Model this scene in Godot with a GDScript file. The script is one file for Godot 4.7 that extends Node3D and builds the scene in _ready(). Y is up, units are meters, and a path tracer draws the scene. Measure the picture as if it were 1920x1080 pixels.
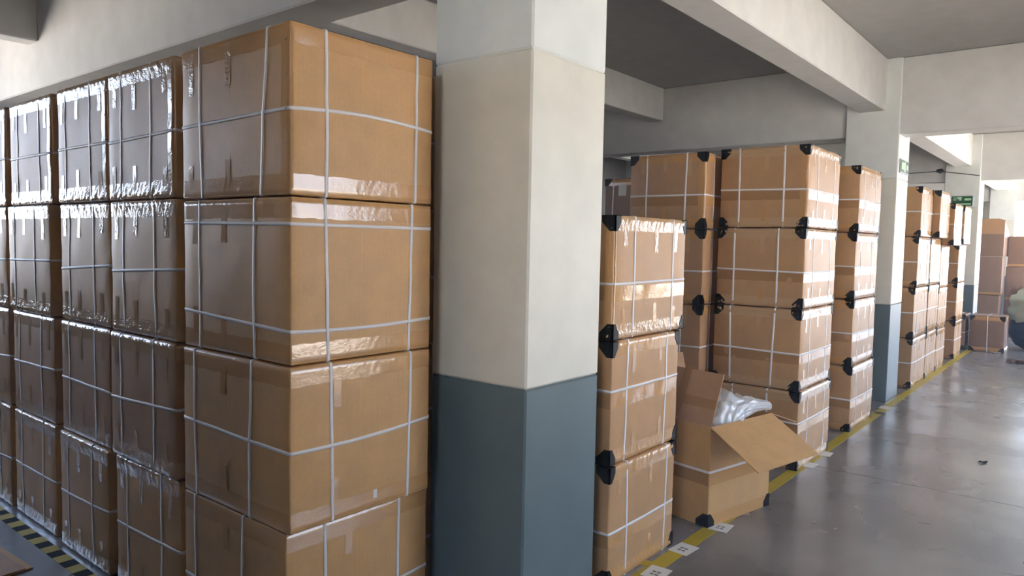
extends Node3D
# A warehouse bay: strapped cartons stacked in rows beside painted pillars. x = across the aisle, -z = down the aisle.

var M := {}
var used := {}
var rough := FastNoiseLite.new()
var soft := FastNoiseLite.new()
var rng := RandomNumberGenerator.new()

func _ready():
	# ---------------------------------------------------------------- camera, sky, sun, exposure
	var cam := Camera3D.new()
	cam.name = "camera"
	cam.fov = rad_to_deg(2.0 * atan(540.0 / 1372.0))
	var b := Basis(Vector3.UP, deg_to_rad(39.075)) * Basis(Vector3.RIGHT, deg_to_rad(-3.55)) * Basis(Vector3.BACK, deg_to_rad(1.087))
	cam.transform = Transform3D(b, Vector3(0, 1.6, 0))
	cam.near = 0.05
	cam.far = 200.0
	add_child(cam)
	cam.make_current()
	var sky_mat := ProceduralSkyMaterial.new()
	sky_mat.sky_top_color = Color(0.50, 0.64, 0.86)
	sky_mat.sky_horizon_color = Color(0.86, 0.91, 0.97)
	sky_mat.sky_curve = 0.25
	sky_mat.ground_bottom_color = Color(0.45, 0.43, 0.40)
	sky_mat.ground_horizon_color = Color(0.72, 0.74, 0.76)
	var sky := Sky.new()
	sky.sky_material = sky_mat
	var env := Environment.new()
	env.background_mode = Environment.BG_SKY
	env.sky = sky
	env.background_energy_multiplier = 1.0
	env.tonemap_mode = Environment.TONE_MAPPER_LINEAR
	env.tonemap_exposure = 17.3
	env.sdfgi_enabled = true
	env.ssao_enabled = true
	env.ssil_enabled = true
	env.fog_enabled = true
	env.fog_light_color = Color(0.93, 0.96, 1.0)
	env.fog_density = 0.011
	var we := WorldEnvironment.new()
	we.name = "world_environment"
	we.environment = env
	add_child(we)
	var sun := DirectionalLight3D.new()
	sun.name = "sun"
	sun.light_color = Color(1.0, 0.95, 0.88)
	sun.light_energy = 2.3
	sun.light_angular_distance = 0.6
	sun.shadow_enabled = true
	sun.look_at_from_position(Vector3(4, 9, -2), Vector3.ZERO, Vector3.UP)
	add_child(sun)

	rng.seed = 7
	rough.seed = 3; rough.noise_type = FastNoiseLite.TYPE_SIMPLEX; rough.frequency = 1.0; rough.fractal_octaves = 3
	soft.seed = 11; soft.noise_type = FastNoiseLite.TYPE_SIMPLEX; soft.frequency = 1.0; soft.fractal_octaves = 2
	make_materials()
	build_shell()
	build_pillars()
	build_cartons()
	build_open_carton()
	build_far_cartons()
	build_floor_things()
	build_small_things()

# -------------------------------------------------------------------- bookkeeping
func numbered(called: String) -> String:
	var n: int = used.get(called, 0)
	used[called] = n + 1
	return called if n == 0 else "%s_%03d" % [called, n]

func thing(called: String, label: String, category: String, at: Vector3, turn := 0.0, group := "") -> Node3D:
	var o := Node3D.new()
	o.name = numbered(called)
	o.position = at
	o.rotation.y = turn
	add_child(o, true)
	o.set_meta("label", label)
	o.set_meta("category", category)
	if group:
		o.set_meta("group", group)
	return o

func structure(called: String, label := "", category := "") -> Node3D:
	var o := Node3D.new()
	o.name = called
	add_child(o, true)
	o.set_meta("kind", "structure")
	if label: o.set_meta("label", label)
	if category: o.set_meta("category", category)
	return o

func obj(called: String, st: SurfaceTool, mat: Material, parent: Node = null, smooth := true) -> MeshInstance3D:
	st.generate_normals()
	var mi := MeshInstance3D.new()
	mi.name = called if parent else numbered(called)
	mi.mesh = st.commit()
	mi.material_override = mat
	(parent if parent else self).add_child(mi, true)
	return mi

func begin(smooth := true) -> SurfaceTool:
	var st := SurfaceTool.new()
	st.begin(Mesh.PRIMITIVE_TRIANGLES)
	st.set_smooth_group(0 if smooth else -1)
	return st

# a, b, c, d counter-clockwise seen from the front
func quad(st: SurfaceTool, a: Vector3, b: Vector3, c: Vector3, d: Vector3):
	st.add_vertex(a); st.add_vertex(c); st.add_vertex(b)
	st.add_vertex(a); st.add_vertex(d); st.add_vertex(c)

func tri(st: SurfaceTool, a: Vector3, b: Vector3, c: Vector3):
	st.add_vertex(a); st.add_vertex(c); st.add_vertex(b)

func grid(st: SurfaceTool, rows: Array, flip := false):
	for i in rows.size() - 1:
		var p: PackedVector3Array = rows[i]
		var q: PackedVector3Array = rows[i + 1]
		for j in p.size() - 1:
			if flip:
				quad(st, p[j], q[j], q[j + 1], p[j + 1])
			else:
				quad(st, p[j], p[j + 1], q[j + 1], q[j])

# a box with small chamfers, flat shaded
func block(st: SurfaceTool, lo: Vector3, hi: Vector3, c := 0.006, tr := Transform3D.IDENTITY):
	var ctr := (lo + hi) / 2.0
	var h := (hi - lo) / 2.0
	c = minf(c, minf(h.x, minf(h.y, h.z)) * 0.5)
	for a in 3:
		for s in [-1.0, 1.0]:
			var u := (a + 1) % 3
			var v := (a + 2) % 3
			var pts := []
			for k in [[-1, -1], [1, -1], [1, 1], [-1, 1]]:
				var p := Vector3()
				p[a] = s * h[a]; p[u] = k[0] * (h[u] - c); p[v] = k[1] * (h[v] - c)
				pts.append(tr * (ctr + p))
			if s > 0: quad(st, pts[0], pts[1], pts[2], pts[3])
			else: quad(st, pts[3], pts[2], pts[1], pts[0])
	for a in 3:                      # edge chamfers along axis a
		var u := (a + 1) % 3
		var v := (a + 2) % 3
		for su in [-1.0, 1.0]:
			for sv in [-1.0, 1.0]:
				var p := []
				for e in [-1.0, 1.0]:
					var q1 := Vector3(); q1[a] = e * (h[a] - c); q1[u] = su * h[u]; q1[v] = sv * (h[v] - c)
					var q2 := Vector3(); q2[a] = e * (h[a] - c); q2[u] = su * (h[u] - c); q2[v] = sv * h[v]
					p.append([tr * (ctr + q1), tr * (ctr + q2)])
				if su * sv > 0: quad(st, p[0][0], p[0][1], p[1][1], p[1][0]) if false else quad(st, p[0][0], p[0][1], p[1][1], p[1][0]) 
				else: quad(st, p[1][0], p[1][1], p[0][1], p[0][0])
	for sx in [-1.0, 1.0]:
		for sy in [-1.0, 1.0]:
			for sz in [-1.0, 1.0]:
				var a := tr * (ctr + Vector3(sx * h.x, sy * (h.y - c), sz * (h.z - c)))
				var b := tr * (ctr + Vector3(sx * (h.x - c), sy * h.y, sz * (h.z - c)))
				var d := tr * (ctr + Vector3(sx * (h.x - c), sy * (h.y - c), sz * h.z))
				if sx * sy * sz > 0: tri(st, a, b, d)
				else: tri(st, a, d, b)

func bar(called: String, lo: Vector3, hi: Vector3, mat: Material, parent: Node, c := 0.006) -> MeshInstance3D:
	var st := begin(false)
	block(st, lo, hi, c)
	return obj(called, st, mat, parent)

# tube along points
func tube(st: SurfaceTool, pts: Array, r: float, sides := 6):
	var rows := []
	for i in pts.size():
		var d: Vector3 = (pts[mini(i + 1, pts.size() - 1)] - pts[maxi(i - 1, 0)]).normalized()
		var up := Vector3.UP if absf(d.y) < 0.9 else Vector3.RIGHT
		var s := d.cross(up).normalized()
		var t := s.cross(d)
		var row := PackedVector3Array()
		for k in sides + 1:
			var a := TAU * k / sides
			row.append(pts[i] + (s * cos(a) + t * sin(a)) * r)
		rows.append(row)
	grid(st, rows, true)

# -------------------------------------------------------------------- materials
func noise_image(size: int, freq: float, sd: int, oct := 4, kind := FastNoiseLite.TYPE_SIMPLEX_SMOOTH) -> Image:
	var n := FastNoiseLite.new()
	n.seed = sd; n.frequency = freq; n.fractal_octaves = oct; n.noise_type = kind
	return n.get_seamless_image(size, size)

func plain_mat(c: Color, r: float, m := 0.0) -> StandardMaterial3D:
	var s := StandardMaterial3D.new()
	s.albedo_color = c; s.roughness = r; s.metallic = m
	return s

func make_materials():
	# kraft card: faint upright corrugation, fibre mottling
	var S := 512
	var big := noise_image(S, 0.006, 21, 3)
	var fib := noise_image(S, 0.05, 22, 3)
	var col := Image.create(S, S, false, Image.FORMAT_RGB8)
	var hgt := Image.create(S, S, false, Image.FORMAT_RGB8)
	var lines := PackedFloat32Array()
	rng.seed = 91
	for x in S: lines.append(rng.randf())
	for y in S:
		for x in S:
			var bg := big.get_pixel(x, y).r - 0.5
			var f := fib.get_pixel(x, y).r - 0.5
			var ln := (lines[x] + lines[(x + 1) % S] + lines[(x + 2) % S]) / 3.0 - 0.5
			var v := 0.93 + 0.06 * bg + 0.035 * f + 0.035 * ln
			col.set_pixel(x, y, Color(v, v * (1.0 - 0.012 * bg), v * (1.0 - 0.03 * bg)))
			var w := 0.5 + 0.2 * sin(TAU * 60.0 * x / S) + 0.2 * ln + 0.15 * f
			hgt.set_pixel(x, y, Color(w, w, w))
	hgt.bump_map_to_normal_map(0.6)
	var tc := ImageTexture.create_from_image(col)
	var tn := ImageTexture.create_from_image(hgt)
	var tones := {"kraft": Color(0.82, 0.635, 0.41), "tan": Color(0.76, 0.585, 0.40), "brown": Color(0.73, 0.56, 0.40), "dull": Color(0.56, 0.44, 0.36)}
	for k in tones:
		var m := plain_mat(tones[k], 0.5)
		m.albedo_texture = tc
		m.normal_enabled = true; m.normal_texture = tn; m.normal_scale = 0.12
		m.uv1_triplanar = true; m.uv1_scale = Vector3(2.0, 2.0, 2.0); m.uv1_triplanar_sharpness = 8.0
		m.metallic_specular = 0.46
		M[k] = m
	# brown parcel tape: glossy, wrinkled
	var wr := noise_image(512, 0.02, 31, 4, FastNoiseLite.TYPE_CELLULAR)
	var wr2 := noise_image(512, 0.012, 32, 4)
	var wi := Image.create(512, 512, false, Image.FORMAT_RGB8)
	for y in 512:
		for x in 512:
			var v := 0.5 * wr2.get_pixel(x, y).r + 0.4 * absf(wr2.get_pixel(x, (y * 3) % 512).r - 0.5) + 0.12 * wr.get_pixel(x, y).r
			wi.set_pixel(x, y, Color(v, v, v))
	wi.bump_map_to_normal_map(5.0)
	var tw := ImageTexture.create_from_image(wi)
	for k in {"tape": 0, "tape_dark": 1, "film": 2}:
		var c: Color = {"tape": Color(0.755, 0.575, 0.37), "tape_dark": Color(0.65, 0.49, 0.33), "film": Color(0.75, 0.61, 0.46)}[k]
		var m := plain_mat(c, {"tape": 0.16, "tape_dark": 0.18, "film": 0.1}[k])
		m.normal_enabled = true; m.normal_texture = tw; m.normal_scale = {"tape": 0.35, "tape_dark": 0.4, "film": 1.0}[k]
		m.uv1_triplanar = true; m.uv1_scale = Vector3(4, 4, 4)
		m.metallic_specular = 0.6
		M[k] = m
	M.strap = plain_mat(Color(0.88, 0.86, 0.85), 0.5)
	M.guard = plain_mat(Color(0.035, 0.04, 0.045), 0.5)
	M.guard.metallic_specular = 0.35
	M.staple = plain_mat(Color(0.8, 0.8, 0.78), 0.25, 0.9)
	# painted concrete and plaster
	var pl := noise_image(512, 0.01, 41, 5)
	var pc := Image.create(512, 512, false, Image.FORMAT_RGB8)
	var ph := Image.create(512, 512, false, Image.FORMAT_RGB8)
	for y in 512:
		for x in 512:
			var a := pl.get_pixel(x, y).r - 0.5
			var v := 0.965 + 0.05 * a
			pc.set_pixel(x, y, Color(v, v, v))
			var g := fib.get_pixel(x, y).r * 0.5 + a * 0.8 + 0.25
			ph.set_pixel(x, y, Color(g, g, g))
	ph.bump_map_to_normal_map(1.0)
	var tp := ImageTexture.create_from_image(pc)
	var tpn := ImageTexture.create_from_image(ph)
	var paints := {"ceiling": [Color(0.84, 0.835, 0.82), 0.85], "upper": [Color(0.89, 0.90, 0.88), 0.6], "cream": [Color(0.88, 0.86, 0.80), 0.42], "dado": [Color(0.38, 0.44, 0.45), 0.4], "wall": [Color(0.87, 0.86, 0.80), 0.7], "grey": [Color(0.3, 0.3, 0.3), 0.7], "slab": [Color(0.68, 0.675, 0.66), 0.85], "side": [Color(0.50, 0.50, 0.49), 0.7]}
	for k in paints:
		var m := plain_mat(paints[k][0], paints[k][1])
		m.albedo_texture = tp
		m.normal_enabled = true; m.normal_texture = tpn; m.normal_scale = 0.15
		m.uv1_triplanar = true; m.uv1_world_triplanar = true; m.uv1_scale = Vector3(0.7, 0.7, 0.7)
		M[k] = m
	# polished grey concrete floor
	var f1 := noise_image(512, 0.008, 51, 4)
	f1.convert(Image.FORMAT_RF)
	f1.resize(1024, 1024, Image.INTERPOLATE_CUBIC)
	var fc := Image.create(1024, 1024, false, Image.FORMAT_RGBF)
	var fr := Image.create(1024, 1024, false, Image.FORMAT_RGBF)
	for y in 1024:
		for x in 1024:
			var a := f1.get_pixel(x, y).r - 0.5
			var v := clampf(0.8 + 0.5 * a, 0.2, 1.0)
			fc.set_pixel(x, y, Color(v, v * 0.995, v * 0.975))
			var r := clampf(0.26 - 0.12 * a, 0.1, 0.7)
			fr.set_pixel(x, y, Color(r, r, r))
	var fm := plain_mat(Color(0.51, 0.505, 0.50), 1.0)
	fm.albedo_texture = ImageTexture.create_from_image(fc)
	fm.roughness_texture = ImageTexture.create_from_image(fr)
	fm.uv1_triplanar = true; fm.uv1_world_triplanar = true; fm.uv1_scale = Vector3(0.28, 0.28, 0.28)
	fm.metallic_specular = 0.7
	M.floor = fm
	M.yellow = plain_mat(Color(0.70, 0.61, 0.14), 0.5)
	M.black = plain_mat(Color(0.03, 0.03, 0.032), 0.75)
	M.black.metallic_specular = 0.25
	M.paper = plain_mat(Color(0.86, 0.85, 0.82), 0.6)
	M.ink = plain_mat(Color(0.08, 0.08, 0.08), 0.7)
	M.green = plain_mat(Color(0.06, 0.30, 0.16), 0.35)
	M.pale_green = plain_mat(Color(0.72, 0.86, 0.70), 0.4)
	M.silver = plain_mat(Color(0.7, 0.72, 0.72), 0.35, 0.6)
	M.ground = plain_mat(Color(0.74, 0.72, 0.68), 0.9)
	M.frame = plain_mat(Color(0.75, 0.76, 0.77), 0.4)
	M.blue = plain_mat(Color(0.10, 0.17, 0.30), 0.5)
	M.leaf = plain_mat(Color(0.23, 0.2, 0.14), 0.7)
	M.wire = plain_mat(Color(0.16, 0.16, 0.17), 0.6)
	var bag := plain_mat(Color(0.95, 0.96, 0.96, 0.5), 0.16)
	bag.transparency = BaseMaterial3D.TRANSPARENCY_ALPHA
	bag.metallic_specular = 0.7
	bag.normal_enabled = true; bag.normal_texture = tw; bag.normal_scale = 0.9
	bag.uv1_triplanar = true; bag.uv1_scale = Vector3(5, 5, 5)
	M.bag = bag
	var bw := plain_mat(Color(0.72, 0.75, 0.68), 0.25)
	bw.normal_enabled = true; bw.normal_texture = tw; bw.normal_scale = 0.8
	bw.uv1_triplanar = true; bw.uv1_scale = Vector3(3, 3, 3)
	M.bubble = bw

# -------------------------------------------------------------------- the room
const XL := -8.6
const XR := 2.9
const ZE := -21.5
const ZR := 1.6
const CEIL := 3.574

func wall_along_z(called: String, x0: float, x1: float, spans: Array, sill: float, head: float):
	var w := structure(called)
	var z := ZE - 0.3
	var st := begin(false)
	for s in spans:      # s = [z_start, z_end] increasing
		block(st, Vector3(x0, 0, z), Vector3(x1, CEIL, s[0]), 0.004)
		if sill > 0.0: block(st, Vector3(x0, 0, s[0]), Vector3(x1, sill, s[1]), 0.004)
		block(st, Vector3(x0, head, s[0]), Vector3(x1, CEIL, s[1]), 0.004)
		z = s[1]
	block(st, Vector3(x0, 0, z), Vector3(x1, CEIL, ZR + 0.3), 0.004)
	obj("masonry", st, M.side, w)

func window_frame(n: int, x: float, z0: float, z1: float, y0: float, y1: float):
	var w := structure("window_%d" % n)
	var t := 0.05
	bar("frame_rail", Vector3(x - t, y0, z0), Vector3(x + t, y0 + 0.06, z1), M.frame, w)
	bar("frame_rail", Vector3(x - t, y1 - 0.06, z0), Vector3(x + t, y1, z1), M.frame, w)
	for k in 4:
		var z := lerpf(z0, z1 - 0.06, k / 3.0)
		bar("mullion", Vector3(x - t, y0, z), Vector3(x + t, y1, z + 0.06), M.frame, w)

func build_shell():
	# floor: concrete slabs with a saw-cut joint between them
	var fl := structure("floor")
	var cuts := [ZR + 0.3, 0.7, -5.54, -11.8, -17.0, ZE - 0.3]
	for i in cuts.size() - 1:
		bar("floor_slab", Vector3(XL - 0.3, -0.12, cuts[i + 1] + 0.002), Vector3(XR + 0.3, 0, cuts[i] - 0.002), M.floor, fl, 0.003)
	bar("slab_bed", Vector3(XL - 0.3, -0.3, ZE - 0.3), Vector3(XR + 0.3, -0.121, ZR + 0.3), M.ground, fl)
	var ce := structure("ceiling")
	bar("ceiling_slab", Vector3(XL - 0.3, CEIL, ZE - 0.3), Vector3(XR + 0.3, CEIL + 0.25, ZR + 0.3), M.slab, ce)
	# windows in the long walls
	wall_along_z("wall_right", XR, XR + 0.25, [[-21.0, -14.7], [-14.2, -11.2], [-6.0, -4.0]], 0.35, 3.25)
	wall_along_z("wall_left", XL - 0.25, XL, [[-1.5, 1.5]], 1.15, 3.3)
	window_frame(1, XR + 0.12, -21.0, -14.7, 0.35, 3.25)
	window_frame(2, XR + 0.12, -14.2, -11.2, 0.35, 3.25)
	window_frame(3, XR + 0.12, -6.0, -4.0, 0.35, 3.25)
	window_frame(4, XL - 0.12, -1.5, 1.5, 1.15, 3.3)
	# end wall with a wide loading opening, rear wall
	var we := structure("wall_end")
	var st := begin(false)
	block(st, Vector3(XL, 0, ZE - 0.25), Vector3(-1.48, CEIL, ZE), 0.004)
	block(st, Vector3(-1.48, 3.35, ZE - 0.25), Vector3(2.6, CEIL, ZE), 0.004)
	block(st, Vector3(2.6, 0, ZE - 0.25), Vector3(XR, CEIL, ZE), 0.004)
	obj("masonry", st, M.wall, we)
	var wr := structure("wall_rear")
	st = begin(false)
	block(st, Vector3(XL, 0, ZR), Vector3(-0.4, CEIL, ZR + 0.25), 0.004)
	block(st, Vector3(-0.4, 3.45, ZR), Vector3(0.55, CEIL, ZR + 0.25), 0.004)
	block(st, Vector3(-0.4, 0, ZR), Vector3(0.55, 0.3, ZR + 0.25), 0.004)
	block(st, Vector3(0.55, 0, ZR), Vector3(XR, CEIL, ZR + 0.25), 0.004)
	obj("masonry", st, M.grey, wr)
	var wp := structure("wall_partition")
	bar("masonry", Vector3(XL, 0, 0.35), Vector3(-0.8, 2.35, 0.5), M.grey, wp)
	# the yard outside
	var g := structure("ground")
	bar("yard_paving", Vector3(-60, -0.6, -70), Vector3(60, -0.31, 60), M.ground, g)
	# cross beams at each pillar row, girders along the pillar lines, ribs between them
	var n := 1
	for k in 5:
		var z := -2.26 - 6.17 * k + 6.17
		bar_beam(n, Vector3(XL, 2.79, z - 0.29), Vector3(XR, CEIL - 0.002, z)); n += 1
		var z1 := z - 0.29
		var z0 := z1 - 6.17 + 0.29
		if k == 4: z0 = ZE
		for gx in [-2.0]:
			bar_beam(n, Vector3(gx - 0.13, 3.04, z0), Vector3(gx + 0.13, CEIL - 0.002, z1)); n += 1
		for rx in [-4.54, -6.96, 0.43]:
			bar_beam(n, Vector3(rx - 0.1, 3.165, z0), Vector3(rx + 0.1, CEIL - 0.002, z1)); n += 1

func bar_beam(n: int, lo: Vector3, hi: Vector3):
	var b := structure("beam_%d" % n)
	bar("cast_beam", lo, hi, M.ceiling, b, 0.01)

func build_pillars():
	var names := ["square pillar nearest the camera, cream and white over a dark grey-green dado", "square pillar with a small green framed sign on its aisle side", "square pillar with a dark green sign above the overexposed cartons", "last pale pillar by the far wall behind the plain cartons"]
	for k in 4:
		var z := -2.228 - 6.17 * k
		var p := structure("pillar" if k == 0 else "pillar_%03d" % k, names[k], "pillar")
		pillar_parts(p, -2.252, -1.73, z)

func pillar_parts(p: Node3D, x0: float, x1: float, z: float):
	bar("painted_dado", Vector3(x0, 0, z - 0.522), Vector3(x1, 1.026, z), M.dado, p, 0.008)
	bar("cream_shaft", Vector3(x0, 1.026, z - 0.522), Vector3(x1, 2.34, z), M.cream, p, 0.008)
	bar("white_head", Vector3(x0, 2.34, z - 0.522), Vector3(x1, CEIL - 0.002, z), M.upper, p, 0.008)

# -------------------------------------------------------------------- cartons
# a carton's skin: point p on the sharp box -> point on the rounded, slightly bulged one
func skin(B: Dictionary, p: Vector3, off := 0.0) -> Vector3:
	var h: Vector3 = B.h
	var r: float = B.r
	var inner := h - Vector3(r, r, r)
	var q := p.clamp(-inner, inner)
	var n := (p - q)
	n = n.normalized() if n.length() > 1e-6 else Vector3.UP
	var out := q + n * (r + off)
	var ex := p / h
	if absf(n.x) > 0.3:
		var w := (1.0 - ex.y * ex.y) * (1.0 - ex.z * ex.z)
		out.x += signf(n.x) * n.x * n.x * (B.bx * w + B.wob * soft.get_noise_3d(p.y * 4.0 + B.sd, p.z * 4.0, 1.0) * (1.0 - ex.y * ex.y))
	if absf(n.z) > 0.3:
		var w := (1.0 - ex.x * ex.x) * (1.0 - ex.y * ex.y)
		out.z += signf(n.z) * n.z * n.z * (B.bz * w + B.wob * soft.get_noise_3d(p.y * 4.0 + B.sd, p.x * 4.0, 9.0) * (1.0 - ex.y * ex.y))
	return out

func axis_steps(h: float, r: float, n: int) -> PackedFloat32Array:
	var a := PackedFloat32Array([-h, -h + r * 0.45, -h + r])
	for i in range(1, n): a.append(lerpf(-h + r, h - r, float(i) / n))
	a.append_array(PackedFloat32Array([h - r, h - r * 0.45, h]))
	return a

func carton_body(B: Dictionary, n: int) -> SurfaceTool:
	var st := begin()
	var h: Vector3 = B.h
	for a in 3:
		var u := (a + 1) % 3
		var v := (a + 2) % 3
		var us := axis_steps(h[u], B.r, n)
		var vs := axis_steps(h[v], B.r, n)
		for s in [-1.0, 1.0]:
			var rows := []
			for y in vs:
				var row := PackedVector3Array()
				for x in us:
					var p := Vector3()
					p[a] = s * h[a]; p[u] = x; p[v] = y
					row.append(skin(B, p) + Vector3(0, h.y, 0))
				rows.append(row)
			grid(st, rows, s < 0)
	return st

# closed path round the box in the plane across axis `ax`; c(y or x,z) gives the coordinate along ax
func strap_loop(B: Dictionary, ax: int, at: Callable, w: float, lift := 0.0027) -> SurfaceTool:
	var h: Vector3 = B.h
	var u := (ax + 1) % 3
	var v := (ax + 2) % 3
	var path := []
	var corners := [[-1, -1], [1, -1], [1, 1], [-1, 1]]
	for k in 4:
		var a: Array = corners[k]
		var b: Array = corners[(k + 1) % 4]
		var su := axis_steps(h[u] if k % 2 == 0 else h[v], B.r, 8)
		for i in su.size() - 1:
			var t := (su[i] - su[0]) / (su[su.size() - 1] - su[0])
			var p := Vector3()
			p[u] = lerpf(a[0], b[0], t) * h[u]
			p[v] = lerpf(a[1], b[1], t) * h[v]
			path.append(p)
	path.append(path[0])
	var rows := []
	for p in path:
		var c: float = at.call(p)
		var row := PackedVector3Array()
		for e in [[-0.5, -0.0005], [-0.5, lift], [0.5, lift], [0.5, -0.0005]]:
			var q: Vector3 = p
			q[ax] = clampf(c + e[0] * w, -h[ax] + B.r, h[ax] - B.r)
			row.append(skin(B, q, e[1]) + Vector3(0, h.y, 0))
		rows.append(row)
	var st := begin()
	grid(st, rows, false)
	return st

# a strip of tape on a side, s along the side, t down from an edge (t < 0 runs over onto the top or under the bottom)
func tape_pos(B: Dictionary, side: String, s: float, t: float, from_top: bool, off: float) -> Vector3:
	var h: Vector3 = B.h
	var p := Vector3()
	var y := h.y - maxf(t, 0.0)
	var over := maxf(-t, 0.0)
	if not from_top: y = -y
	match side:
		"z": p = Vector3(s, y, h.z - over)
		"x": p = Vector3(h.x - over, y, s)
		"Z": p = Vector3(s, y, -h.z + over)
		"X": p = Vector3(-h.x + over, y, s)
	return skin(B, p, off) + Vector3(0, h.y, 0)

func tape(parent: Node, B: Dictionary, side: String, s0: float, s1: float, t0: float, t1: float, from_top: bool, mat: Material, crinkle := 0.0, cell := 0.016, called := "packing_tape", ragged := 0.0, lift := 0.0009):
	var ns := clampi(int((s1 - s0) / cell), 2, 60)
	var nt := clampi(int((t1 - t0) / cell), 2, 24)
	var rows := []
	for j in nt + 1:
		var row := PackedVector3Array()
		for i in ns + 1:
			var s := lerpf(s0, s1, float(i) / ns)
			var t := lerpf(t0, t1, float(j) / nt)
			if ragged > 0.0 and j == nt: t += ragged * rough.get_noise_2d(s * 14.0 + B.sd, 5.0 + B.sd)
			var e := 0.0
			if crinkle > 0.0:
				var k := crinkle * exp(-pow(maxf(absf(t) - 0.012, 0.0) / 0.028, 2.0))
				e = absf(rough.get_noise_3d(s * 26.0 + B.sd * 3.0, t * 70.0, B.sd)) * k * 2.0
				e *= smoothstep(0.0, 0.012, t)
				if i == 0 or i == ns: e *= 0.3
			row.append(tape_pos(B, side, s, t, from_top, lift + e))
		rows.append(row)
	var st := begin()
	var flip := (side == "z" or side == "X") == from_top
	if side == "x" or side == "Z": flip = from_top == false
	if side == "x": flip = not from_top
	if side == "z": flip = from_top
	grid(st, rows, flip)
	var o := obj(called, st, mat, parent)
	return o

func guard(parent: Node, B: Dictionary, sx: float, sy: float, sz: float, L := Vector3(0.075, 0.075, 0.05)):
	var h: Vector3 = B.h
	var th := 0.004
	var st := begin(false)
	var o := Vector3(sx * (h.x + th), h.y + sy * (h.y + 0.001), sz * (h.z + th))
	var ix := Vector3(-sx, 0, 0); var iy := Vector3(0, -sy, 0); var iz := Vector3(0, 0, -sz)
	for f in [[ix, L.x, iy, L.y, iz], [iz, L.z, iy, L.y, ix], [ix, L.x, iz, L.z, iy]]:
		var pts := []
		for k in [[0, 0], [1, 0], [1, 0.42], [0.42, 1], [0, 1]]:
			pts.append(o + f[0] * (f[1] * k[0]) + f[2] * (f[3] * k[1]))
		plate(st, pts, f[4] * (th * (0.9 if f[4] == iy else 1.6)), -f[4])
	# moulded ribs on the outer plate
	for k in 2:
		var a := o + ix * (L.x * (0.2 + 0.28 * k)) - iz * 0.003
		var e := a + iy * (L.y * 0.62)
		plate(st, [a, a + ix * 0.008, e + ix * 0.008, e], iz * 0.004, -iz)
	obj("corner_guard", st, M.guard, parent)

# prism: outline pts, thickness vector (inwards), outward direction out
func plate(st: SurfaceTool, pts: Array, thick: Vector3, out: Vector3):
	var n: Vector3 = (pts[1] - pts[0]).cross(pts[2] - pts[0])
	var p := pts.duplicate()
	if n.dot(out) < 0: p.reverse()
	for i in range(1, p.size() - 1):
		tri(st, p[0], p[i], p[i + 1])
		tri(st, p[0] + thick, p[i + 1] + thick, p[i] + thick)
	for i in p.size():
		var a: Vector3 = p[i]
		var b: Vector3 = p[(i + 1) % p.size()]
		quad(st, a, a + thick, b + thick, b)

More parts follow.
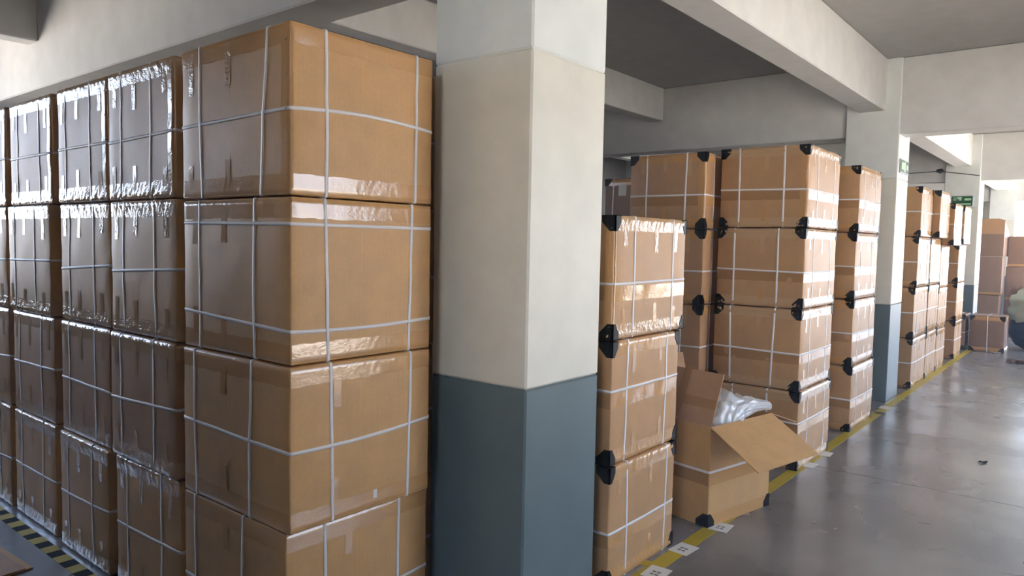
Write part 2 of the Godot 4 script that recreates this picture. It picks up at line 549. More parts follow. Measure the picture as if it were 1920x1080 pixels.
# xr, zn: the corner nearest the aisle and the camera; yb: its underside
func carton(label: String, group: String, xr: float, zn: float, yb: float, w: float, h: float, d: float, o: Dictionary = {}) -> Node3D:
	var rot: float = o.get("rot", 0.0)
	h -= 0.003
	var t := thing("carton", label, "carton", Vector3(xr - w / 2.0, yb, zn - d / 2.0), deg_to_rad(rot), group)
	var sd: float = rng.randf() * 50.0
	var near: int = o.get("near", 1)
	var B := {"h": Vector3(w, h, d) / 2.0, "r": 0.007, "bx": o.get("bx", rng.randf_range(0.0, 0.006)), "bz": o.get("bz", rng.randf_range(0.0, 0.006)), "wob": 0.004, "sd": sd}
	obj("box_body", carton_body(B, 10 if near >= 2 else 6), M[o.get("mat", "kraft")], t)
	var hx := w / 2.0; var hy := h / 2.0; var hz := d / 2.0
	var sw: float = o.get("sw", 0.0125)
	# straps seen upright on the near face: fractions from the left, [bottom, top] or one number
	for f in o.get("sx", [0.2, 0.7]):
		var lo: float = (f[0] if f is Array else f + rng.randf_range(-0.015, 0.015))
		var hi: float = (f[1] if f is Array else f + rng.randf_range(-0.015, 0.015))
		obj("strap", strap_loop(B, 0, func(p: Vector3): return lerpf(lerpf(-hx, hx, lo), lerpf(-hx, hx, hi), clampf(p.y / h + 0.5, 0, 1)), sw), M.strap, t)
	for f in o.get("sz", [0.24, 0.78]):
		var lo: float = (f[0] if f is Array else f + rng.randf_range(-0.01, 0.01))
		var hi: float = (f[1] if f is Array else f + rng.randf_range(-0.01, 0.01))
		obj("strap", strap_loop(B, 2, func(p: Vector3): return lerpf(lerpf(hz, -hz, lo), lerpf(hz, -hz, hi), clampf(p.y / h + 0.5, 0, 1)), sw), M.strap, t)
	for f in o.get("sy", [[0.5, 0.5, 0.5]]):
		obj("strap", strap_loop(B, 1, func(p: Vector3):
			var u := clampf(p.x / w + 0.5, 0, 1)
			var v := clampf(0.5 - p.z / d, 0, 1)
			var k := lerpf(lerpf(f[0], f[1], u), f[2], v)
			if f.size() > 3: k += f[3] * sin(PI * v)
			return lerpf(-hy, hy, k), sw), M.strap, t)
	if near >= 1:
		var cr: float = o.get("cr", 0.003)
		var tm: Material = M[o.get("tape", "tape")]
		var bm: Material = M.film if o.get("wet", false) and near >= 2 and cr > 0.004 else tm
		var cell := 0.014 if near >= 2 else 0.024
		var top: float = o.get("top", 0.07)
		var bot: float = o.get("bot", 0.07)
		for side in ["z", "x"]:
			var hs := hx if side == "z" else hz
			if top > 0.0: tape(t, B, side, -hs + 0.004, hs - 0.004, -0.04, top, true, bm, cr if side == "z" else o.get("crx", cr), cell, "packing_tape", 0.004)
			if bot > 0.0: tape(t, B, side, -hs + 0.004, hs - 0.004, -0.02, bot, false, bm, cr if side == "z" else o.get("crx", cr), cell, "packing_tape", 0.004)
			var tabs: Array = o.get("tab" + side, [0.45])
			for f in tabs:
				var s: float = lerpf(-hs, hs, f) if side == "z" else lerpf(hs, -hs, f)
				tape(t, B, side, s - 0.017, s + 0.017, 0.02, rng.randf_range(0.13, 0.18), true, M.film if o.get("wet", false) else tm, 0.0, cell, "tape_tab", 0.0, 0.0016)
				var s2: float = s + rng.randf_range(-0.012, 0.012)
				tape(t, B, side, s2 - 0.017, s2 + 0.017, 0.02, rng.randf_range(0.12, 0.16), false, tm, 0.0, cell, "tape_tab", 0.0, 0.0016)
		if o.get("mid", 0.0) > 0.0:
			var m: float = o.mid
			tape(t, B, "x", -hz + 0.004, hz - 0.004, h * (1.0 - m), h * (1.0 - m) + 0.07, true, tm, 0.0, cell, "packing_tape", 0.003)
			tape(t, B, "z", -hx + 0.004, hx - 0.004, h * (1.0 - m), h * (1.0 - m) + 0.07, true, M.tape_dark, 0.0, cell, "packing_tape", 0.003)
		if o.get("edge", false):
			edge_tape(t, B, near >= 2)
	if o.get("guards", false):
		for sx in [-1.0, 1.0]:
			for sy in [-1.0, 1.0]:
				for sz in [-1.0, 1.0]: guard(t, B, sx, sy, sz)
	return t

# the glued joint down the near right-hand edge with its staples
func edge_tape(t: Node, B: Dictionary, staples: bool):
	var h: Vector3 = B.h
	var rows := []
	var cols := [-0.05, -0.035, -0.02, -0.008, 0.004, 0.012]
	for i in 25:
		var y := lerpf(-h.y + 0.02, h.y - 0.02, i / 24.0)
		var row := PackedVector3Array()
		for c in cols:
			var cc: float = c
			if c == -0.05 or c == 0.012: cc += 0.004 * rough.get_noise_2d(y * 20.0, B.sd)
			var p := Vector3(h.x + minf(cc, 0.0), y, h.z) if cc < 0.0 else Vector3(h.x, y, h.z - cc)
			row.append(skin(B, p, 0.0013 + 0.0014 * absf(rough.get_noise_3d(y * 40.0, cc * 60.0, B.sd))) + Vector3(0, h.y, 0))
		rows.append(row)
	var st := begin()
	grid(st, rows, false)
	obj("joint_tape", st, M.tape, t)
	if staples:
		for i in 5:
			var y := lerpf(-h.y + 0.06, h.y - 0.06, i / 4.0)
			var p := skin(B, Vector3(h.x - 0.018, y, h.z), 0.003) + Vector3(0, h.y, 0)
			var s2 := begin(false)
			block(s2, Vector3(-0.008, -0.0012, -0.001), Vector3(0.008, 0.0012, 0.001), 0.0003, Transform3D(Basis(Vector3.BACK, 0.5), p))
			obj("staple", s2, M.staple, t)

func build_cartons():
	var pile := "strapped cartons of the long pile left of the near pillar"
	var rows := ["bottom one", "third one down", "second one down", "top one"]
	# first column beside the pillar: measured straps
	carton("large strapped carton, bottom of the column next to the near pillar", pile, -2.137, -1.425, 0.0, 0.70, 0.586, 0.671, {"near": 2, "sx": [[0.13, 0.12], [0.60, 0.62]], "sz": [[0.25, 0.24], [0.75, 0.77]], "sy": [[0.42, 0.40, 0.44]], "tabz": [0.45], "tabx": [0.4], "cr": 0.0016, "crx": 0.0009, "tape": "tape", "bx": 0.002, "bz": 0.002})
	var tagged := carton("large strapped carton, third one down beside the near pillar", pile, -2.106, -1.42, 0.590, 0.72, 0.578, 0.653, {"near": 2, "sx": [[0.14, 0.12], [0.66, 0.68]], "sz": [[0.27, 0.255], [0.82, 0.84]], "sy": [[0.51, 0.49, 0.52, -0.02]], "tabz": [0.42], "cr": 0.0016, "crx": 0.0009, "tabx": [0.30], "mat": "kraft"})
	var tg := begin(false)
	block(tg, Vector3(0.361, 0.035, -0.055), Vector3(0.3625, 0.068, -0.037), 0.0003)
	obj("paper_tag", tg, M.paper, tagged)
	carton("large strapped carton, second one down beside the near pillar, belted twice", pile, -2.108, -1.425, 1.172, 0.715, 0.570, 0.649, {"near": 2, "sx": [[0.17, 0.17], [0.70, 0.70]], "sz": [[0.235, 0.21], [0.82, 0.84]], "sy": [[0.85, 0.84, 0.84], [0.25, 0.20, 0.21, -0.015]], "tabz": [0.13, 0.42], "cr": 0.0016, "crx": 0.0009, "tabx": [], "edge": false})
	carton("large strapped carton topmost beside the near pillar, its right face lit warm", pile, -2.110, -1.425, 1.746, 0.72, 0.570, 0.652, {"near": 2, "sx": [[0.21, 0.19], [0.76, 0.82]], "sz": [[0.22, 0.215], [0.86, 0.865]], "sy": [[0.485, 0.50, 0.50, 0.03]], "tabz": [0.10, 0.47], "cr": 0.0016, "crx": 0.0009, "tabx": [], "edge": true, "wet": true})
	var cols := [["second", -2.895, 0.605], ["third", -3.55, 0.575], ["fourth", -4.22, 0.61], ["fifth", -4.905, 0.62]]
	for c in cols:
		var y := 0.0
		for r in 4:
			var h := [0.598, 0.566, 0.580, 0.560][r] as float
			var x: float = c[1] + rng.randf_range(-0.008, 0.008) + (0.025 if r == 3 and c[0] == "third" else 0.0)
			carton("strapped carton in the %s column left of the near pillar, %s" % [c[0], rows[r]], pile, x, -1.43 - rng.randf_range(-0.008, 0.012), y, c[2], h, 0.63, {"near": 2, "sx": [rng.randf_range(0.16, 0.22), rng.randf_range(0.66, 0.74)], "sy": [[rng.randf_range(0.44, 0.5), rng.randf_range(0.46, 0.52), 0.5]], "tabz": [0.1, 0.42, 0.86], "tabx": [], "cr": 0.006, "edge": r == 3, "wet": true, "mat": ["kraft", "brown", "kraft", "tan"][r]})
			y += h + 0.004

	y0_row(pile, rows)
	# stack past the near pillar, three high
	var g3 := "cartons with black corners in the three-high stack past the near pillar"
	var gd := {"near": 2, "guards": true, "tabx": [0.12, 0.52, 0.85], "sz": [0.2, 0.78], "mat": "tan", "cr": 0.005}
	carton("carton with black corners, bottom of the three-high stack past the near pillar", g3, -1.735, -2.88, 0.0, 0.66, 0.566, 0.655, merged(gd, {"sz": [[0.25, 0.24], [0.84, 0.86]], "sy": [[0.45, 0.44, 0.44]], "mid": 0.44, "tabx": [0.14, 0.6]}))
	carton("carton with black corners, middle of the three-high stack past the near pillar", g3, -1.745, -2.89, 0.570, 0.66, 0.584, 0.67, merged(gd, {"sz": [[0.19, 0.21], [0.78, 0.80]], "sy": [[0.62, 0.60, 0.60]], "mid": 0.58, "tabx": [0.3, 0.7], "cr": 0.003}))
	carton("sunlit carton with black corners topping the three-high stack past the near pillar", g3, -1.755, -2.905, 1.158, 0.66, 0.580, 0.72, merged(gd, {"sz": [[0.25, 0.25], [0.80, 0.80]], "sy": [[0.45, 0.45, 0.46]], "mid": 0.43, "tabx": [0.13, 0.55, 0.84], "wet": true, "edge": true, "cr": 0.006}))

	# four-high stacks in the middle of the row
	var g4 := "cartons with black corners in the row between the near and second pillars"
	var cs := [[-1.655, -5.31, 0.570, [0.22, 0.65], 0.62], [-1.668, -5.32, 0.585, [0.20, 0.70], 0.47], [-1.668, -5.335, 0.575, [0.19, 0.70], 0.47], [-1.665, -5.345, 0.587, [0.22, 0.74], 0.48]]
	var y := 0.0
	for r in 4:
		var c: Array = cs[r]
		carton("carton with black corners in the aisle stack behind the open carton, %s" % rows[r], g4, c[0], c[1], y, 0.645, c[2], 0.76, {"near": 2 if r else 2, "guards": true, "sx": c[3], "sz": [0.26, 0.80], "sy": [[c[4], c[4] - 0.02, c[4] - 0.02]], "mid": c[4] - 0.02, "tabz": [0.53], "tabx": [0.15, 0.5, 0.8], "mat": "tan", "cr": 0.007, "wet": true, "edge": r == 3})
		y += c[2] + 0.006
	y = 0.0
	for r in 4:
		carton("carton with black corners, %s in the stack seen over the three-high stack" % rows[r], g4, -2.372, -5.2, y, 0.64, 0.573, 0.66, {"near": 1, "guards": true, "sx": [0.23, 0.75], "sy": [[0.44, 0.44, 0.44]], "mid": 0.42 if r == 3 else 0.0, "tabz": [0.18, 0.48, 0.8], "tabx": [], "mat": "brown", "edge": r == 3, "wet": true})
		y += 0.579
	y = 0.0
	for r in 4:
		carton("carton with black corners in the narrow stack against the second pillar, %s" % rows[r], g4, [-1.675, -1.685, -1.69, -1.695][r], [-6.77, -6.77, -6.78, -6.83][r], y, 0.66, 0.577, 0.76, {"near": 1, "guards": true, "sx": [0.3, 0.72], "sz": [0.22, 0.72], "sy": [[0.5, 0.49, 0.48]], "mid": 0.48, "tabx": [0.2, 0.52, 0.82], "mat": "tan", "cr": 0.007, "wet": true})
		y += 0.583
	y = 0.0
	for r in 4:
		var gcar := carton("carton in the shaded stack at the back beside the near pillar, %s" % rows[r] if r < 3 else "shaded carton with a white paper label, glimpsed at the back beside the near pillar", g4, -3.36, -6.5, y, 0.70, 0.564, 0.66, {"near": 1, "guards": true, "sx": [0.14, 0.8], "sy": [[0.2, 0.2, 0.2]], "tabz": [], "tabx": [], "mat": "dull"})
		if r == 3:
			var st := begin(false)
			block(st, Vector3(-0.19, 0.385, 0.334), Vector3(-0.10, 0.505, 0.3365), 0.0004)
			obj("paper_label", st, M.paper, gcar)
		y += 0.57

	# stacks past the second pillar
	var g5 := "cartons with black corners in the row past the second pillar"
	var far := {"near": 1, "guards": true, "tabx": [0.2, 0.5, 0.8], "tabz": [], "mat": "tan", "cr": 0.008, "wet": true, "sw": 0.016}
	y = 0.0
	for r in 4:
		carton("carton with black corners in the first stack past the second pillar, %s" % rows[r], g5, -1.7, [-9.45, -9.44, -9.5, -9.58][r], y, 0.66, 0.58, [0.80, 0.78, 0.74, 0.68][r], far)
		y += 0.587
	y = 0.0
	for r in 4:
		carton("carton with black corners in the second stack past the second pillar, %s" % rows[r], g5, [-1.7, -1.7, -1.7, -1.62][r], -10.29, y, 0.66, 0.58, 0.69, far)
		y += 0.587
	y = 0.0
	for r in 4:
		carton(["bottom carton of the third stack past the second pillar", "second carton up in the third stack past the second pillar", "third carton up in the third stack past the second pillar, under the overhanging one", "overhanging bright carton topping the third stack past the second pillar"][r], g5, [-1.7, -1.7, -1.7, -1.565][r], [-11.01, -11.01, -11.01, -11.0][r], y, 0.64, 0.552 if r < 3 else 0.545, 0.64, far)
		y += 0.558
	y = 0.0
	for r in 4:
		carton("carton with black corners in the last tall stack before the third pillar, %s" % rows[r], g5, [-1.7, -1.7, -1.7, -1.66][r], [-12.5, -12.5, -12.5, -12.55][r], y, 0.64, 0.562, 0.66, far)
		y += 0.568

func y0_row(pile: String, rows: Array):
	var y := 0.0
	for r in 4:
		carton("carton behind the first column, in the gap left of the near pillar, %s" % rows[r], pile, -2.29, -2.125, y, 0.66, 0.572, 0.64, {"near": 0})
		y += 0.578

func merged(a: Dictionary, b: Dictionary) -> Dictionary:
	var c := a.duplicate()
	c.merge(b, true)
	return c

# -------------------------------------------------------------------- the open carton with its bag
func board(called: String, pts: Array, thick: Vector3, mat: Material, parent: Node) -> MeshInstance3D:
	var st := begin(false)
	plate(st, pts, thick, -thick)
	return obj(called, st, mat, parent)

func build_open_carton():
	var N := Vector3(-1.685, 0, -3.88)
	var th := deg_to_rad(-11.88)
	var t := thing("open_carton", "opened carton with flaps folded out and a clear plastic bag inside", "carton", N, th)
	# local axes: +x to the aisle, +z to the camera; the near aisle corner is the origin
	var W := 0.62
	var D := 0.62
	var H := 0.58
	var k := 0.006
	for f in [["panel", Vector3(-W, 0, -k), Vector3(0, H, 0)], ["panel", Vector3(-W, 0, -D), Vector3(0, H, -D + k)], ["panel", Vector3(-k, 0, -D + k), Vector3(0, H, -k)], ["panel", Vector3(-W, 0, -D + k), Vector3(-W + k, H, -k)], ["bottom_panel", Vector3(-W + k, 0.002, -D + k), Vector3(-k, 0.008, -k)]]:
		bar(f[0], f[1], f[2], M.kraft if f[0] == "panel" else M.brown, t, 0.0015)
	# flaps
	var a := deg_to_rad(20)
	var up := Vector3(0, cos(a), -sin(a)) * 0.31
	var p0 := Vector3(-W, H, 0); var p1 := Vector3(0, H, 0)
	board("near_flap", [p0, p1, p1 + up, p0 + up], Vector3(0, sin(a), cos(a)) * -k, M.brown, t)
	a = deg_to_rad(30)
	var out := Vector3(cos(a), -sin(a), 0) * 0.36
	p0 = Vector3(0, H, 0); p1 = Vector3(0, H, -D)
	board("aisle_flap", [p0, p1, p1 + out, p0 + out], Vector3(-sin(a), -cos(a), 0) * k, M.kraft, t)
	a = deg_to_rad(18)
	out = Vector3(0, -sin(a), -cos(a)) * 0.3
	p0 = Vector3(-W, H, -D); p1 = Vector3(0, H, -D)
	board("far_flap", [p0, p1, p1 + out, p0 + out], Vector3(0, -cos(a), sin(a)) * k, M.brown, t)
	a = deg_to_rad(75)
	out = Vector3(-cos(a), sin(a), 0) * 0.3
	p0 = Vector3(-W, H, -D); p1 = Vector3(-W, H, 0)
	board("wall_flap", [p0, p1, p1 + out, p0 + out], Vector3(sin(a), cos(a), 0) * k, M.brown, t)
	# old tape on the standing flap and on the near side, cut strap mark
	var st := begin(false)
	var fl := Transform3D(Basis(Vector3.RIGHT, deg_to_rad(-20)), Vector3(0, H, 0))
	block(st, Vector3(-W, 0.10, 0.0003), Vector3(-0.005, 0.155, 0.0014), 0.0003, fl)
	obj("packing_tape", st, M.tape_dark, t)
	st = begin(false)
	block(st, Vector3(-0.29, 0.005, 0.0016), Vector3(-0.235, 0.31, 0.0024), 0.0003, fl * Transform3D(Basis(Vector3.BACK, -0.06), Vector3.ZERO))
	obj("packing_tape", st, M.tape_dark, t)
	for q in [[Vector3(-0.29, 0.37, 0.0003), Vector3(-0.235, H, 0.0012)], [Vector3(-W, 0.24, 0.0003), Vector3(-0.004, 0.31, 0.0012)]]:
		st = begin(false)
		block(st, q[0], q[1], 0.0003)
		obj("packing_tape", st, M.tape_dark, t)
	st = begin(false)
	block(st, Vector3(0.0003, 0.24, -D + 0.004), Vector3(0.0012, 0.31, -0.004), 0.0003)
	obj("packing_tape", st, M.tape, t)
	st = begin(false)
	block(st, Vector3(0.0003, 0.0, -D + 0.004), Vector3(0.0012, 0.07, -0.004), 0.0003)
	obj("packing_tape", st, M.tape, t)
	st = begin(false)
	block(st, Vector3(0.0003, 0.312, -D), Vector3(0.002, 0.326, 0.002), 0.0003)
	block(st, Vector3(-W, 0.312, 0.0003), Vector3(0.002, 0.326, 0.002), 0.0003)
	obj("strap", st, M.strap, t)
	var B := {"h": Vector3(W, H, D) / 2.0}
	var holder := Node3D.new()
	for sz in [-1.0, 1.0]:
		for sx in [-1.0, 1.0]:
			var g0 := t.get_child_count()
			guard(t, B, sx, -1.0, sz, Vector3(0.085, 0.075, 0.06))
			(t.get_child(g0) as Node3D).position = Vector3(-W / 2.0, 0.002, -D / 2.0)
	holder.free()
	# clear bag: gathered film rising out of the box, its neck twisted towards the aisle
	var sec := [[-1.97, 0.44, 0.02, 0.02], [-1.95, 0.46, 0.12, 0.14], [-1.89, 0.48, 0.16, 0.21], [-1.82, 0.49, 0.17, 0.25], [-1.76, 0.53, 0.14, 0.20], [-1.70, 0.60, 0.11, 0.105], [-1.65, 0.632, 0.085, 0.07], [-1.60, 0.647, 0.06, 0.052], [-1.55, 0.65, 0.04, 0.036], [-1.50, 0.65, 0.032, 0.028], [-1.465, 0.648, 0.03, 0.022], [-1.452, 0.646, 0.004, 0.004]]
	var rows := []
	var n := 12
	var dirn := Vector3(0.776, 0, -0.63)
	var side := Vector3(0.63, 0, 0.776)
	var base := Vector3(-1.70, 0, -4.24)
	for i in (sec.size() - 1) * 5 + 1:
		var u := i / 5.0
		var s0: Array = sec[mini(int(u), sec.size() - 1)]
		var s1: Array = sec[mini(int(u) + 1, sec.size() - 1)]
		var fr := u - int(u)
		var v := [0.0, 0.0, 0.0, 0.0]
		for j in 4: v[j] = lerpf(s0[j], s1[j], fr)
		var along: float = (v[0] + 1.70) * 0.92
		var row := PackedVector3Array()
		for k2 in 49:
			var an := TAU * (k2 % 48) / 48.0
			var fold: float = 1.0 + 0.07 * sin(an * 13.0 + u * 1.3) + 0.20 * rough.get_noise_3d(cos(an) * 2.2 + 4.0, sin(an) * 2.2, u * 0.55)
			row.append(base + dirn * along + side * (cos(an) * v[2] * fold) + Vector3(0, v[1] + sin(an) * v[3] * fold, 0))
		rows.append(row)
	st = begin()
	grid(st, rows, true)
	var bg := obj("plastic_bag", st, M.bag)
	bg.set_meta("label", "crumpled clear plastic bag sticking out of the opened carton")
	bg.set_meta("category", "bag")

# -------------------------------------------------------------------- far end
func plain_carton(label: String, group: String, xr: float, zn: float, yb: float, w: float, h: float, d: float, mat: String, tapes := true) -> Node3D:
	return carton(label, group, xr, zn, yb, w, h, d, {"near": 1 if tapes else 0, "sx": [], "sz": [], "sy": [], "tabx": [], "tabz": [], "mat": mat, "top": 0.0, "bot": 0.05})

func build_far_cartons():
	var g := "plain cartons stacked at the far end of the aisle"
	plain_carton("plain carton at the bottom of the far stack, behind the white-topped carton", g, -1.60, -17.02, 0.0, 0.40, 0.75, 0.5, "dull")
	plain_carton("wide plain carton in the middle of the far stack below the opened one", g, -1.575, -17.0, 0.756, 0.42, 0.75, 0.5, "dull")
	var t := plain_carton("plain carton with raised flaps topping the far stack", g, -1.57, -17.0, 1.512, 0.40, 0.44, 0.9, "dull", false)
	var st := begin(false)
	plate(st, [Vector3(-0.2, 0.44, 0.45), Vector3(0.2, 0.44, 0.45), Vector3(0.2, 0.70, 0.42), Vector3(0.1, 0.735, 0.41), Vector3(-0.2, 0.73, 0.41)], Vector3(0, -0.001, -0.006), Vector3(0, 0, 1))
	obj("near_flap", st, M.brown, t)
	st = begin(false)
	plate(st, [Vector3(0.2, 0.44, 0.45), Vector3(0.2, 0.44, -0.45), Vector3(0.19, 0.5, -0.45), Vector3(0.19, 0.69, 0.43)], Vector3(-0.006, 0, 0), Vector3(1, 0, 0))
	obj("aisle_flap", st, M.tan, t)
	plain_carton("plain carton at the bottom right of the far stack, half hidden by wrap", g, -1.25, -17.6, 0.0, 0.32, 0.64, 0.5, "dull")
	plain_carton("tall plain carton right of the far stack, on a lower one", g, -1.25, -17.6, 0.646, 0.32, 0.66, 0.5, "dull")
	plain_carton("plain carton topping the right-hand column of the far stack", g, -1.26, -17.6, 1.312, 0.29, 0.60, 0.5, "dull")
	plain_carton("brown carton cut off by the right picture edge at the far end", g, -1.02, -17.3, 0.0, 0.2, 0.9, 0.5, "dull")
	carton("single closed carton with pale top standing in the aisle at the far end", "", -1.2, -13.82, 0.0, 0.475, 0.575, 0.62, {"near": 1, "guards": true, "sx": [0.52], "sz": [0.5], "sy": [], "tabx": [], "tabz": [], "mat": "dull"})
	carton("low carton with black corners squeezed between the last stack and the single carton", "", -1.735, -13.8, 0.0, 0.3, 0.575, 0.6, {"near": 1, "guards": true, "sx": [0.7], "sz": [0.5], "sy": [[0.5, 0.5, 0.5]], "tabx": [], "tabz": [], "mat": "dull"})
	# big bag of bubble wrap with a blue sack under it
	var bw := thing("wrap_bundle", "bulky bundle of bubble wrap over a dark blue sack at the right edge", "bundle", Vector3(-0.80, 0, -14.75))
	obj("bubble_wrap", blob(Vector3(0.46, 0.42, 0.4), Vector3(0, 0.66, 0), 3.0, 0.10), M.bubble, bw)
	obj("blue_sack", blob(Vector3(0.44, 0.34, 0.42), Vector3(0, 0.31, 0), 5.0, 0.06), M.blue, bw)

func blob(r: Vector3, c: Vector3, sd: float, amp: float) -> SurfaceTool:
	var st := begin()
	var rows := []
	for i in 21:
		var th := PI * i / 20.0
		var row := PackedVector3Array()
		for j in 33:
			var ph := TAU * (j % 32) / 32.0
			var d := Vector3(sin(th) * cos(ph), cos(th), sin(th) * sin(ph))
			var k := 1.0 + amp * 2.0 * rough.get_noise_3d(d.x * 1.6 + sd, d.y * 1.6, d.z * 1.6)
			var p := d * r * k + c
			p.y = maxf(p.y, 0.002)
			row.append(p)
		rows.append(row)
	grid(st, rows, false)
	return st

# -------------------------------------------------------------------- markings and things on the floor
func build_floor_things():
	var yl := thing("floor_tape", "long yellow floor marking tape along the foot of the carton row", "floor tape", Vector3(-1.665, 0, 0))
	var segs := [[-1.6, -3.2], [-3.2, -3.55], [-3.55, -5.55], [-5.555, -8.4], [-8.4, -11.79], [-11.81, -14.2]]
	for s in segs:
		bar("tape_length", Vector3(-0.042, 0.0002, s[1] + 0.003), Vector3(0.042, 0.0012, s[0]), M.yellow, yl, 0.0004)
	var st := begin(false)
	block(st, Vector3(-0.20, 0.0002, -3.27), Vector3(-0.044, 0.0011, -3.20), 0.0003)
	obj("tape_length", st, M.yellow, yl)
	var hz := thing("hazard_tape", "black and yellow hazard tape on the dark floor before the pile", "floor tape", Vector3(0, 0, -1.352))
	bar("tape_base", Vector3(-7.0, 0.0002, -0.034), Vector3(-2.4, 0.001, 0.034), M.black, hz, 0.0003)
	for k in 27:
		var x := -6.9 + 0.1655 * k
		bar("yellow_square", Vector3(x - 0.042, 0.0008, -0.034), Vector3(x + 0.042, 0.0016, 0.034), M.yellow, hz, 0.0003)
	var i := 0
	for c in [[-1.63, -3.17, 3, "cut off by the picture's bottom edge"], [-1.655, -3.52, -4, "with dark print, beside the three-high stack"], [-1.63, -3.94, 5, "touching the near corner of the opened carton"], [-1.635, -5.53, -3, "just beyond the opened carton's drooping flap"], [-1.635, -5.92, 4, "at the far corner of the aisle stack"], [-1.665, -8.1, 0, "at the foot of the second pillar"]]:
		var t := thing("floor_card", "small white card stuck on the yellow line " + str(c[3]), "card", Vector3(c[0], 0.0013, c[1]), deg_to_rad(c[2]), "white cards on the yellow line")
		bar("card", Vector3(-0.055, 0, -0.07), Vector3(0.055, 0.0012, 0.07), M.paper, t, 0.0004)
		if i < 3:
			for row in 2:
				var s2 := begin(false)
				for g in 2:
					var x0 := -0.022 + 0.024 * g
					var z0 := -0.014 + 0.03 * row
					for q in [[0, 0, 0.018, 0.003], [0, 0.007, 0.018, 0.010], [0, 0.014, 0.018, 0.017], [0.002, 0, 0.005, 0.017], [0.013, 0, 0.016, 0.017]]:
						block(s2, Vector3(x0 + q[0], 0.0012, z0 + q[1]), Vector3(x0 + q[2], 0.0016, z0 + q[3]), 0.0001)
				obj("printed_mark", s2, M.ink, t)
		i += 1
	st = begin(false)
	var disc := []
	for k in 20: disc.append(Vector3(cos(TAU * k / 20) * 0.05, 0.0028, sin(TAU * k / 20) * 0.05))
	plate(st, disc, Vector3(0, -0.0014, 0), Vector3.UP)
	var dm := obj("floor_disc", st, M.leaf)
	dm.position = Vector3(-1.647, 0, -7.78)
	dm.set_meta("label", "small round brown sticker on the yellow line before the second pillar")
	dm.set_meta("category", "sticker")
	# dry leaf out on the floor
	st = begin()
	var rows := []
	for a in 9:
		var u := a / 8.0
		var wd := 0.017 * sin(PI * u) + 0.001
		var row := PackedVector3Array()
		for b in 5:
			var v := b / 2.0 - 1.0
			row.append(Vector3((u - 0.5) * 0.085, 0.003 + 0.008 * v * v + 0.004 * sin(u * 7.0), v * wd))
		rows.append(row)
	grid(st, rows, true)
	grid(st, rows, false)
	var lf := obj("leaf", st, M.leaf)
	lf.position = Vector3(-0.651, 0, -6.507)
	lf.rotation.y = 0.9
	lf.set_meta("label", "small curled brown leaf alone on the open floor")
	lf.set_meta("category", "leaf")
	scrap("paper_scrap", Vector3(-1.29, 0, -13.72), 0.12, M.paper, "white paper scrap at the foot of the single far carton", "scrap", 2.0)
	scrap("cardboard_scrap", Vector3(-0.93, 0, -12.75), 0.26, M.dull, "flattened brown cardboard scrap on the floor at the right edge", "scrap", 5.0)
	var cs := thing("cardboard_offcut", "brown cardboard offcut lying at the bottom left, by the hazard tape", "offcut", Vector3(-4.2, 0.0, -1.12), 0.06)
	bar("sheet", Vector3(-0.30, 0.001, -0.08), Vector3(0.30, 0.008, 0.16), M.kraft, cs, 0.001)
	bar("folded_edge", Vector3(-0.30, 0.008, -0.05), Vector3(0.30, 0.013, 0.16), M.brown, cs, 0.001)

func scrap(called: String, at: Vector3, s: float, mat: Material, label: String, cat: String, sd: float):
	var st := begin(false)
	var rows := []
	for i in 8:
		var row := PackedVector3Array()
		for j in 8:
			var x := (i / 7.0 - 0.5) * s * (1.0 + 0.3 * rough.get_noise_2d(j * 0.7, sd))
			var z := (j / 7.0 - 0.5) * s * 0.7 * (1.0 + 0.4 * rough.get_noise_2d(i * 0.7, sd + 3.0))
			row.append(Vector3(x, 0.004 + s * 0.30 * absf(rough.get_noise_2d(i * 0.5 + sd, j * 0.5)), z))
		rows.append(row)
	grid(st, rows, false)
	grid(st, rows, true)
	var o := obj(called, st, mat)
	o.position = at
	o.set_meta("label", label)
	o.set_meta("category", cat)

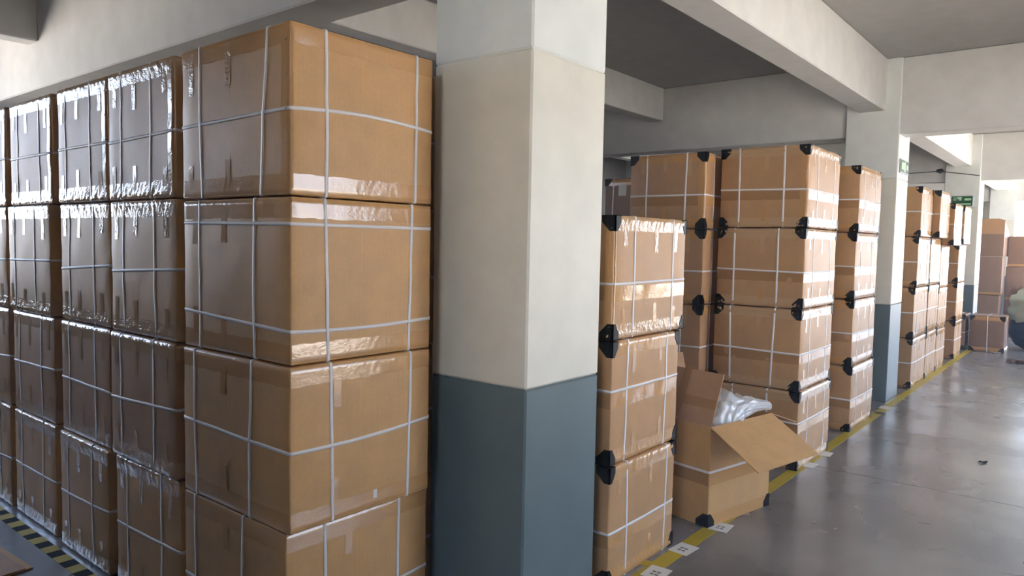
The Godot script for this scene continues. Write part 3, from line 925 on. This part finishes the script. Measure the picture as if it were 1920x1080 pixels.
func build_small_things():
	# small framed green sign on the aisle side of the second pillar
	var s := thing("exit_sign", "small green framed sign high on the aisle side of the second pillar", "sign", Vector3(-1.729, 2.402, -8.67))
	bar("sign_frame", Vector3(0, 0, -0.2), Vector3(0.012, 0.147, 0.2), M.silver, s, 0.003)
	bar("sign_panel", Vector3(0.012, 0.012, -0.186), Vector3(0.014, 0.135, 0.186), M.green, s, 0.0005)
	var st := begin(false)
	for q in [[0.02, 0.16, 0.13, 0.04, 0.115], [-0.03, 0.02, 0.02, 0.02, 0.128], [-0.15, -0.07, 0.05, 0.05, 0.10]]:
		block(st, Vector3(0.014, q[3], minf(q[0], q[1])), Vector3(0.0152, q[4], maxf(q[0], q[1])), 0.0002)
	obj("sign_print", st, M.pale_green, s)
	# dark green sign on the camera side of the third pillar
	var t := thing("exit_sign", "dark green sign on the third pillar, half hidden behind bright cartons", "sign", Vector3(-1.975, 2.36, -14.567))
	bar("sign_frame", Vector3(-0.16, 0, 0), Vector3(0.16, 0.18, 0.012), M.silver, t, 0.003)
	bar("sign_panel", Vector3(-0.15, 0.01, 0.012), Vector3(0.15, 0.17, 0.014), M.green, t, 0.0005)
	st = begin(false)
	for q in [[-0.125, -0.115, 0.1, 0.16], [-0.10, -0.09, 0.1, 0.16], [-0.075, -0.01, 0.125, 0.16], [-0.045, -0.015, 0.10, 0.125], [0.035, 0.13, 0.10, 0.138], [-0.13, 0.13, 0.03, 0.05]]:
		block(st, Vector3(q[0], q[2], 0.014), Vector3(q[1], q[3], 0.0152), 0.0002)
	obj("sign_print", st, M.pale_green, t)
	# slack wire strung before the third pillar
	var pts := []
	for i in 25:
		var u := i / 24.0
		pts.append(Vector3(lerpf(-4.44, -1.745, u), 2.87 + 0.10 * maxf(0.0, 1.0 - absf(u * 2.0 - 1.57) / (0.45 if u > 0.785 else 1.57)), -14.597 + 0.16 * sin(PI * minf(u * 1.2, 1.0)) + (0.03 * u)))
	st = begin()
	tube(st, pts, 0.008)
	var w := thing("wire", "thin wire strung under the beam before the third pillar, with a dark knot", "wire", Vector3.ZERO)
	obj("wire_run", st, M.wire, w)
	obj("knot", blob(Vector3(0.055, 0.032, 0.03), Vector3(-2.32, 2.972, -14.50), 2.0, 0.35), M.wire, w)
